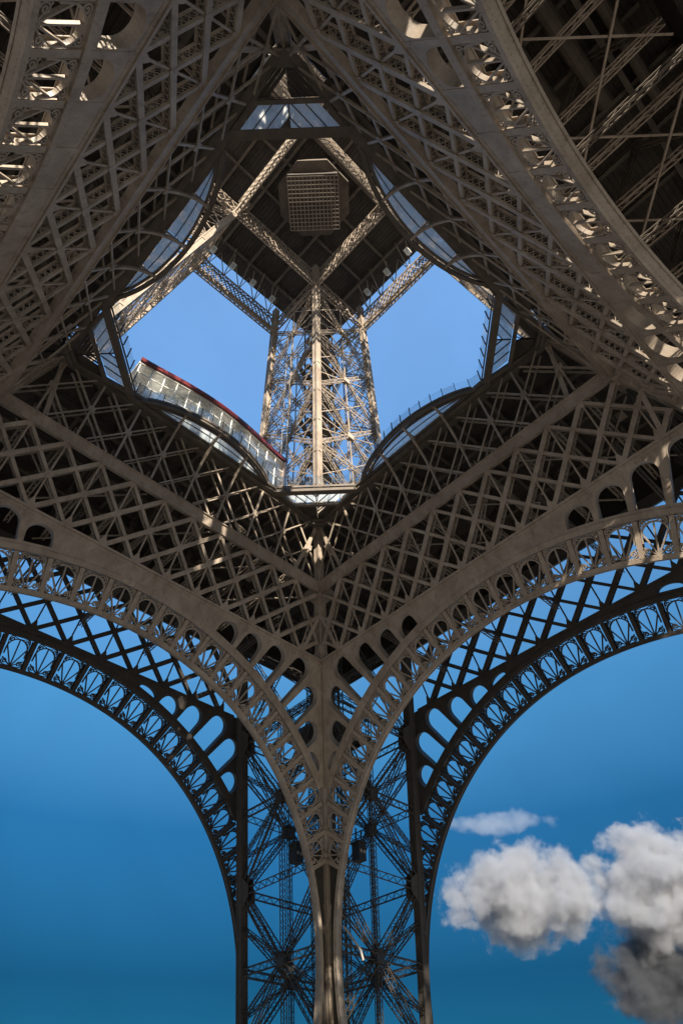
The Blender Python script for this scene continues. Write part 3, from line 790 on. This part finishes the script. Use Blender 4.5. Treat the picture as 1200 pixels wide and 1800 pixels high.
# brackets carrying the gallery
for k in range(-2, 3):
    m = MB(); u0 = 3.0*k
    m.bar((AT+WT-.4, u0, 101.3), (AT+WT-2.6, u0, 109.0), Y, .12, .2); m.bar((AT+WT-.4, u0, 101.3), (AT+WT-.4, u0+1.5, 109.), X, .12, .12); m.bar((AT+WT-.4, u0, 101.3), (AT+WT-.4, u0-1.5, 109.), X, .12, .12)
    kids.append(obj('gallery_bracket', m, IRON, sf))
for r in ROT: copy_part(sf, r, kids)
m = MB(); x = -19.0
while x < 19.0:
    m.box((x, -19.0, 109.2+rng.uniform(-.03, .03)), (x+.55, 19.0, 109.5)); x += .59
m.box((-17.5, -19.1, 109.52), (19.1, 19.1, 109.8))
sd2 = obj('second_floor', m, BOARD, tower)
for k in range(-3, 4):
    for ax in (0, 1):
        m = MB(); lo, hi = ((k*5.3-.2, -16.3), (k*5.3+.2, 16.3)) if ax == 0 else ((-16.3, k*5.3-.2), (16.3, k*5.3+.2))
        z0, z1 = (108.2, 109.1) if ax == 0 else (108.5, 109.15)
        m.box((lo[0], lo[1], z0), (hi[0], hi[1], z1)); obj('floor_beam', m, IRON_D, sd2)
# grated underside of the central shaft, turned 45 degrees
cage = obj('central_grating', MB(), IRON, tower)
m = MB(); hs = 3.65; n = 13
def rt45(x, y, z): return ((x-y)*rr+.15, (x+y)*rr-.25, z)
for i in range(n+1):
    t = -hs+2*hs*i/n
    m.bar(rt45(t, -hs, 100), rt45(t, hs, 100), (0, 0, 1), .06, .13); m.bar(rt45(-hs, t, 100.0), rt45(hs, t, 100.0), (0, 0, 1), .05, .13)
cage.data = m.mesh('grating'); cage.data.materials.append(GRATE)
m = MB(); m.raw([rt45(x, y, 101.2) for x, y in ((-hs, -hs), (hs, -hs), (hs, hs), (-hs, hs))]+[rt45(x, y, 103) for x, y in ((-hs, -hs), (hs, -hs), (hs, hs), (-hs, hs))], [(0, 1, 2, 3), (7, 6, 5, 4), (0, 1, 5, 4), (1, 2, 6, 5), (2, 3, 7, 6), (3, 0, 4, 7)])
obj('grating_back', m, BOARD, cage)
m = MB(); a = np.arange(8)*PI/4+PI/8
pl = [(5.6*math.cos(t)+.15, 5.6*math.sin(t)-.25) for t in a]; m.prism([pl], 102.3, 103.0); obj('octagonal_plate', m, IRON_D, cage)

# ------------------------------------------------------------------ things standing on or hanging from the tower
# glass-fronted pavilion on the far-left side of the first floor
pv = tag(empty('pavilion', None, (0, 15.6, 56.5)), 'long white glass fronted pavilion with a dark red roof edge beside the left balcony', 'pavilion')
def fy(x): return 15.75-1.0*math.cos(min(1, abs(x)/9.8)*PI/2)**1.3
def pv_obj(name, m, mt): 
    o = obj(name, m, mt, pv); o.location = (0, -15.6, -56.5); return o
xs = np.linspace(-9.4, 10.2, 15)
for i in range(14):
    a, b = xs[i]+.05, xs[i+1]-.05
    m = MB(); m.raw([(a, fy(a), 56.5), (b, fy(b), 56.5), (b, fy(b), 61.5), (a, fy(a), 61.5), (a, fy(a)+.04, 56.5), (b, fy(b)+.04, 56.5), (b, fy(b)+.04, 61.5), (a, fy(a)+.04, 61.5)],
        [(0, 1, 2, 3), (7, 6, 5, 4), (0, 1, 5, 4), (1, 2, 6, 5), (2, 3, 7, 6), (3, 0, 4, 7)])
    pv_obj('glass_pane', m, FACADE)
    m = MB(); m.bar((xs[i], fy(xs[i]), 56.5), (xs[i], fy(xs[i]), 61.6), X, .09, .18); pv_obj('mullion', m, LAMPW)
for z in (58.2, 60.0):
    m = MB(); m.ribbon([(x, fy(x), z) for x in np.linspace(-9.4, 10.2, 29)], (0, 0, 1), .12, .07); pv_obj('transom', m, LAMPW)
m = MB(); m.ribbon([(x, fy(x)-.35, 62.0) for x in np.linspace(-9.6, 10.4, 41)], (0, 0, 1), .25, .6); pv_obj('roof_edge', m, RED)
m = MB(); m.prism([[(x, fy(x)-.2) for x in np.linspace(-9.6, 10.3, 31)]+[(10.3, 24), (-9.6, 24)]], 61.55, 61.85); pv_obj('roof', m, WHITE)
m = MB(); m.box((-9.5, 18.6, 56.5), (10.2, 18.9, 61.5)); pv_obj('back_wall', m, WHITE)
m = MB(); m.box((10.05, 15.3, 56.5), (10.35, 24, 61.6)); pv_obj('end_wall', m, PINK)
m = MB()
for x in np.linspace(-8, -1, 4): m.box((x, 16.0, 56.5), (x+1.55, 16.15, 61.4))
pv_obj('blind', m, WHITE)

def plain_pavilion(k, label):
    c, s = round(math.cos(k*PI/2)), round(math.sin(k*PI/2))
    t = tag(empty('pavilion', None, (16.3*c, 16.3*s, 56.72), k*PI/2), label, 'pavilion', 'pavilions on the first floor')
    m = MB()
    for i in range(18): m.box((.0, -14.4+1.6*i+.06, .05), (.06, -12.8+1.6*i-.06, 6.2))
    obj('glass_pane', m, FACADE, t)
    m = MB(); m.box((2.6, -14.4, 0), (2.8, 14.4, 6.3)); m.box((0, 14.4, 0), (9, 14.6, 6.3)); m.box((0, -14.6, 0), (9, -14.4, 6.3)); obj('wall', m, WHITE, t)
    m = MB(); m.box((-.4, -14.7, 6.3), (10, 14.7, 6.6)); obj('roof', m, WHITE, t)
    m = MB(); m.box((1.5, -13, 6.602), (8, 13, 8.4)); obj('roof_sun_block', m, WHITE, t)  # unseen box added on the roof to keep low sun off the far walls
    m = MB(); m.box((-.55, -14.7, 6.2), (-.402, 14.7, 6.9)); obj('roof_edge', m, RED, t)
    return t
plain_pavilion(3, 'white pavilion glimpsed through the glass floor of the near right balcony')
plain_pavilion(2, 'white pavilion glimpsed through the glass floor of the near left balcony')
# balustrades along the deck edge
def balustrade(name, P, label, solid=False):
    t = tag(empty(name, None, tuple(P[0])), label, 'balustrade', 'glass balustrades round the first floor opening')
    inv = -np.array(P[0])
    for i, p in enumerate(P):
        d = P[min(i+1, len(P)-1)]-P[max(i-1, 0)]; m = MB(); m.bar(p, p+np.array([0, 0, 1.75]), d, .07, .12); o = obj('baluster', m, BLACK, t); o.location = inv
    for a, b in zip(P[:-1], P[1:]):
        d = (b-a)/np.linalg.norm(b-a); m = MB()
        a2, b2 = a+d*.07, b-d*.07; q = np.cross(d, [0, 0, 1])*.012
        z0, z1 = np.array([0, 0, .12]), np.array([0, 0, 1.55])
        m.raw([a2+z0-q, b2+z0-q, b2+z1-q, a2+z1-q, a2+z0+q, b2+z0+q, b2+z1+q, a2+z1+q], [(0, 1, 2, 3), (7, 6, 5, 4), (0, 1, 5, 4), (1, 2, 6, 5), (2, 3, 7, 6), (3, 0, 4, 7)])
        o = obj('glass_pane', m, CLEAR, t); o.location = inv
    return t
def rim(k):
    us = np.linspace(-8.8, 8.8, 15); c, s = round(math.cos(k*PI/2)), round(math.sin(k*PI/2)); P = []
    for u in us:
        x = bx(u)-.05; P.append(np.array([x*c-u*s, x*s+u*c, 55.7]))
    return P
balustrade('glass_balustrade', rim(0), 'glass balustrade with dark posts along the curved balcony on the right')
balustrade('glass_balustrade', rim(1), 'glass balustrade along the curved balcony in front of the white pavilion')
def cornerrim(k):
    P = []
    c, s = round(math.cos(k*PI/2)), round(math.sin(k*PI/2))
    for q in np.linspace(-h1, h1, 8):
        p = dg(d1-.25, q, 55.75); P.append(np.array([p[0]*c-p[1]*s, p[0]*s+p[1]*c, p[2]]))
    return P
for k, lb in ((0, 'short straight glass balustrade at the front corner below the upper leg'), (1, 'short straight glass balustrade across the left corner beside the pavilion'), (3, 'short straight glass balustrade across the right corner of the opening')):
    balustrade('glass_balustrade', cornerrim(k), lb)

# floodlights on the second floor gallery
def floodlight(p, look, label):
    t = tag(empty('floodlight', None, tuple(p)), label, 'floodlight', 'white floodlights along the second floor gallery'); l = np.array(look, float); l /= np.linalg.norm(l)
    m = MB(); m.bar(np.array([0, 0, 0.]), l*.7, (0, 0, 1), .95, .7); m.bar(l*.7, l*.74, (0, 0, 1), 1.05, .8); obj('housing', m, LAMPW, t)
    m = MB(); m.bar(l*.74, l*.76, (0, 0, 1), .8, .6); obj('lens', m, CLEAR, t)
    m = MB(); m.bar((0, 0, .1), (0, 0, 5.2), X, .1, .2); obj('yoke', m, IRON, t)
for i, x in enumerate((-6.4, -2.6, 1.4, 5.4)):
    floodlight((x, AT+WT-1.8, 103.4), (0, -.6, -.8), ['white floodlight farthest from the front leg under the left edge of the upper platform', 'second white floodlight from the far end under the left edge of the upper platform', 'third white floodlight from the far end under the left edge of the upper platform', 'white floodlight nearest the front leg under the left edge of the upper platform'][i])
for i, x in enumerate((-4.5, 0, 4.5)):
    floodlight((AT+WT-1.8, x, 103.4), (-.6, 0, -.8), ['white floodlight farthest from the front leg under the right edge of the upper platform', 'white floodlight in the middle under the right edge of the upper platform', 'white floodlight nearest the front leg under the right edge of the upper platform'][i])

# ducts under the floor behind the right-hand near arch
def duct(P, r, label):
    P = np.array(P, float); t = MB(); 
    t.tube(P, r, 12); o = obj('duct', t.mesh('duct'), IRON_D); tag(o, label, 'duct', 'ducts under the first floor')
    return o
duct([(-6.0, -24, 54.4), (-6.0, -25.5, 54.4), (-5.6, -26.3, 54.4), (-4.6, -26.7, 54.4), (1.5, -26.7, 54.4)], .45, 'thick brown duct with a bend under the dark floor at upper right')
duct([(-14, -29.2, 54.3), (3, -29.2, 54.3)], .6, 'thick straight brown duct under the dark floor, the widest of three')
duct([(-13, -32.0, 54.3), (6, -32.0, 54.3)], .42, 'straight brown duct farthest out under the dark floor at upper right')

# machinery boxes hanging in the front lower leg
def winch(p, label):
    t = tag(empty('hoist_box', None, tuple(p)), label, 'hoist', 'dark hoist boxes in the front leg')
    m = MB(); m.box((-.55, -.55, -1.1), (.55, .55, .6)); obj('casing', m, BLACK, t)
    m = MB(); m.box((-.7, -.7, .6), (.7, .7, .75)); m.bar((-.4, 0, .75), (-.4, 0, 2.2), X, .12, .12); m.bar((.4, 0, .75), (.4, 0, 2.2), X, .12, .12); obj('hanger', m, BLACK, t)
    for x in (-.25, .25):
        m = MB(); m.box((x-.15, -.6, -.4), (x+.15, -.55, -.1)); obj('vent', m, IRON, t)
c0 = cor(.1, .42, 28); c1 = cor(.42, .1, 28)
winch(c0, 'dark hoist box hanging in the front leg left of the corner ridge')
winch(c1, 'dark hoist box hanging in the front leg right of the corner ridge')
# pale hose hanging from the right flank of the front leg
h0 = cor(.0, .0, 21)
P = [np.array([h0[0]+.6, h0[1]-1.6, 20.6]), np.array([h0[0]+1.0, h0[1]-1.9, 20.1]), np.array([h0[0]+1.3, h0[1]-2.3, 19.4]), np.array([h0[0]+1.9, h0[1]-2.6, 18.6]), np.array([h0[0]+2.1, h0[1]-2.7, 17.8])]
m = MB(); m.tube(P, .11, 8); tag(obj('hose', m, CABLE), 'pale curved hose hanging beside the front corner ridge near the bottom', 'hose')
# clouds
def cloud(c_px, depth, half, seed, dens, label, col=(1, 1, 1), thr=0.):
    fx, fyp = c_px; d = fw*1.0+r2*(fx-600)/FPX-u2*(fyp-900)/FPX
    p = np.array([-17.04, -21.12, 1.7])+d*depth
    m = MB(); m.box((-1, -1, -1), (1, 1, 1)); o = obj('cloud', m); o.location = p; o.scale = half
    o.rotation_euler = (0, 0, YAW-PI/2)
    mt = bpy.data.materials.new('cloud_vapour'); mt.use_nodes = True; n = mt.node_tree; n.nodes.clear()
    out = n.nodes.new('ShaderNodeOutputMaterial'); pv_ = n.nodes.new('ShaderNodeVolumePrincipled'); n.links.new(pv_.outputs[0], out.inputs['Volume'])
    pv_.inputs['Color'].default_value = (*col, 1); pv_.inputs['Anisotropy'].default_value = .2
    tc = n.nodes.new('ShaderNodeTexCoord')
    ln = n.nodes.new('ShaderNodeVectorMath'); ln.operation = 'LENGTH'; n.links.new(tc.outputs['Object'], ln.inputs[0])
    sc = n.nodes.new('ShaderNodeVectorMath'); sc.operation = 'MULTIPLY'; sc.inputs[1].default_value = (half[0]/60, half[1]/60, half[2]/60)
    n.links.new(tc.outputs['Object'], sc.inputs[0])
    ad = n.nodes.new('ShaderNodeVectorMath'); ad.operation = 'ADD'; ad.inputs[1].default_value = (seed*3.7, seed*1.3, seed*7.1); n.links.new(sc.outputs[0], ad.inputs[0])
    nz = n.nodes.new('ShaderNodeTexNoise'); nz.inputs['Scale'].default_value = 1.3; nz.inputs['Detail'].default_value = 9; nz.inputs['Roughness'].default_value = .62
    n.links.new(ad.outputs[0], nz.inputs['Vector'])
    lm = n.nodes.new('ShaderNodeMath'); lm.operation = 'POWER'; lm.inputs[1].default_value = 1.6; n.links.new(ln.outputs['Value'], lm.inputs[0])
    a = n.nodes.new('ShaderNodeMath'); a.operation = 'MULTIPLY_ADD'; a.inputs[1].default_value = -.55; n.links.new(lm.outputs[0], a.inputs[0])
    am = n.nodes.new('ShaderNodeMath'); am.operation = 'MULTIPLY_ADD'; am.inputs[1].default_value = 1.6; am.inputs[2].default_value = -.39+thr; n.links.new(nz.outputs['Fac'], am.inputs[0]); n.links.new(am.outputs[0], a.inputs[2])
    b = n.nodes.new('ShaderNodeMapRange'); b.inputs[1].default_value = 0; b.inputs[2].default_value = .19; b.inputs[3].default_value = 0; b.inputs[4].default_value = dens
    n.links.new(a.outputs[0], b.inputs[0]); n.links.new(b.outputs[0], pv_.inputs['Density'])
    o.data.materials.append(mt)
    tag(o, label, 'cloud', 'clouds low in the sky at right')
    return o
cloud((914, 1574), 900, (124, 90, 71), 1, .09, 'big white cloud with a grey base just right of the dark arch', (.57, .58, .61), -.02)
cloud((885, 1447), 950, (105, 40, 17), 2, .012, 'thin wispy cloud floating above the big white cloud', (.85, .85, .86), -.08)
cloud((1172, 1562), 930, (124, 90, 92), 3, .09, 'tall white cloud at the right edge beyond the big cloud', (.57, .58, .61), .02)
cloud((1182, 1722), 880, (112, 80, 64), 4, .08, 'dark grey cloud lowest in the corner of the sky', (.2, .212, .235), .0)
# pale cables hanging inside the upper leg
for i, (a, b) in enumerate((((8.42, 14.93, 95), (10.92, 17.33, 58)), ((8.02, 13.37, 95), (11.39, 16.9, 58)))):
    m = MB(); m.bar(a, b, X, .06, .06); tag(obj('cable', m, CABLE), ['pale straight cable down the left face of the upper leg, farther from its middle ridge', 'pale straight cable down the left face of the upper leg, nearer its middle ridge'][i], 'cable', 'pale cables down the upper leg')
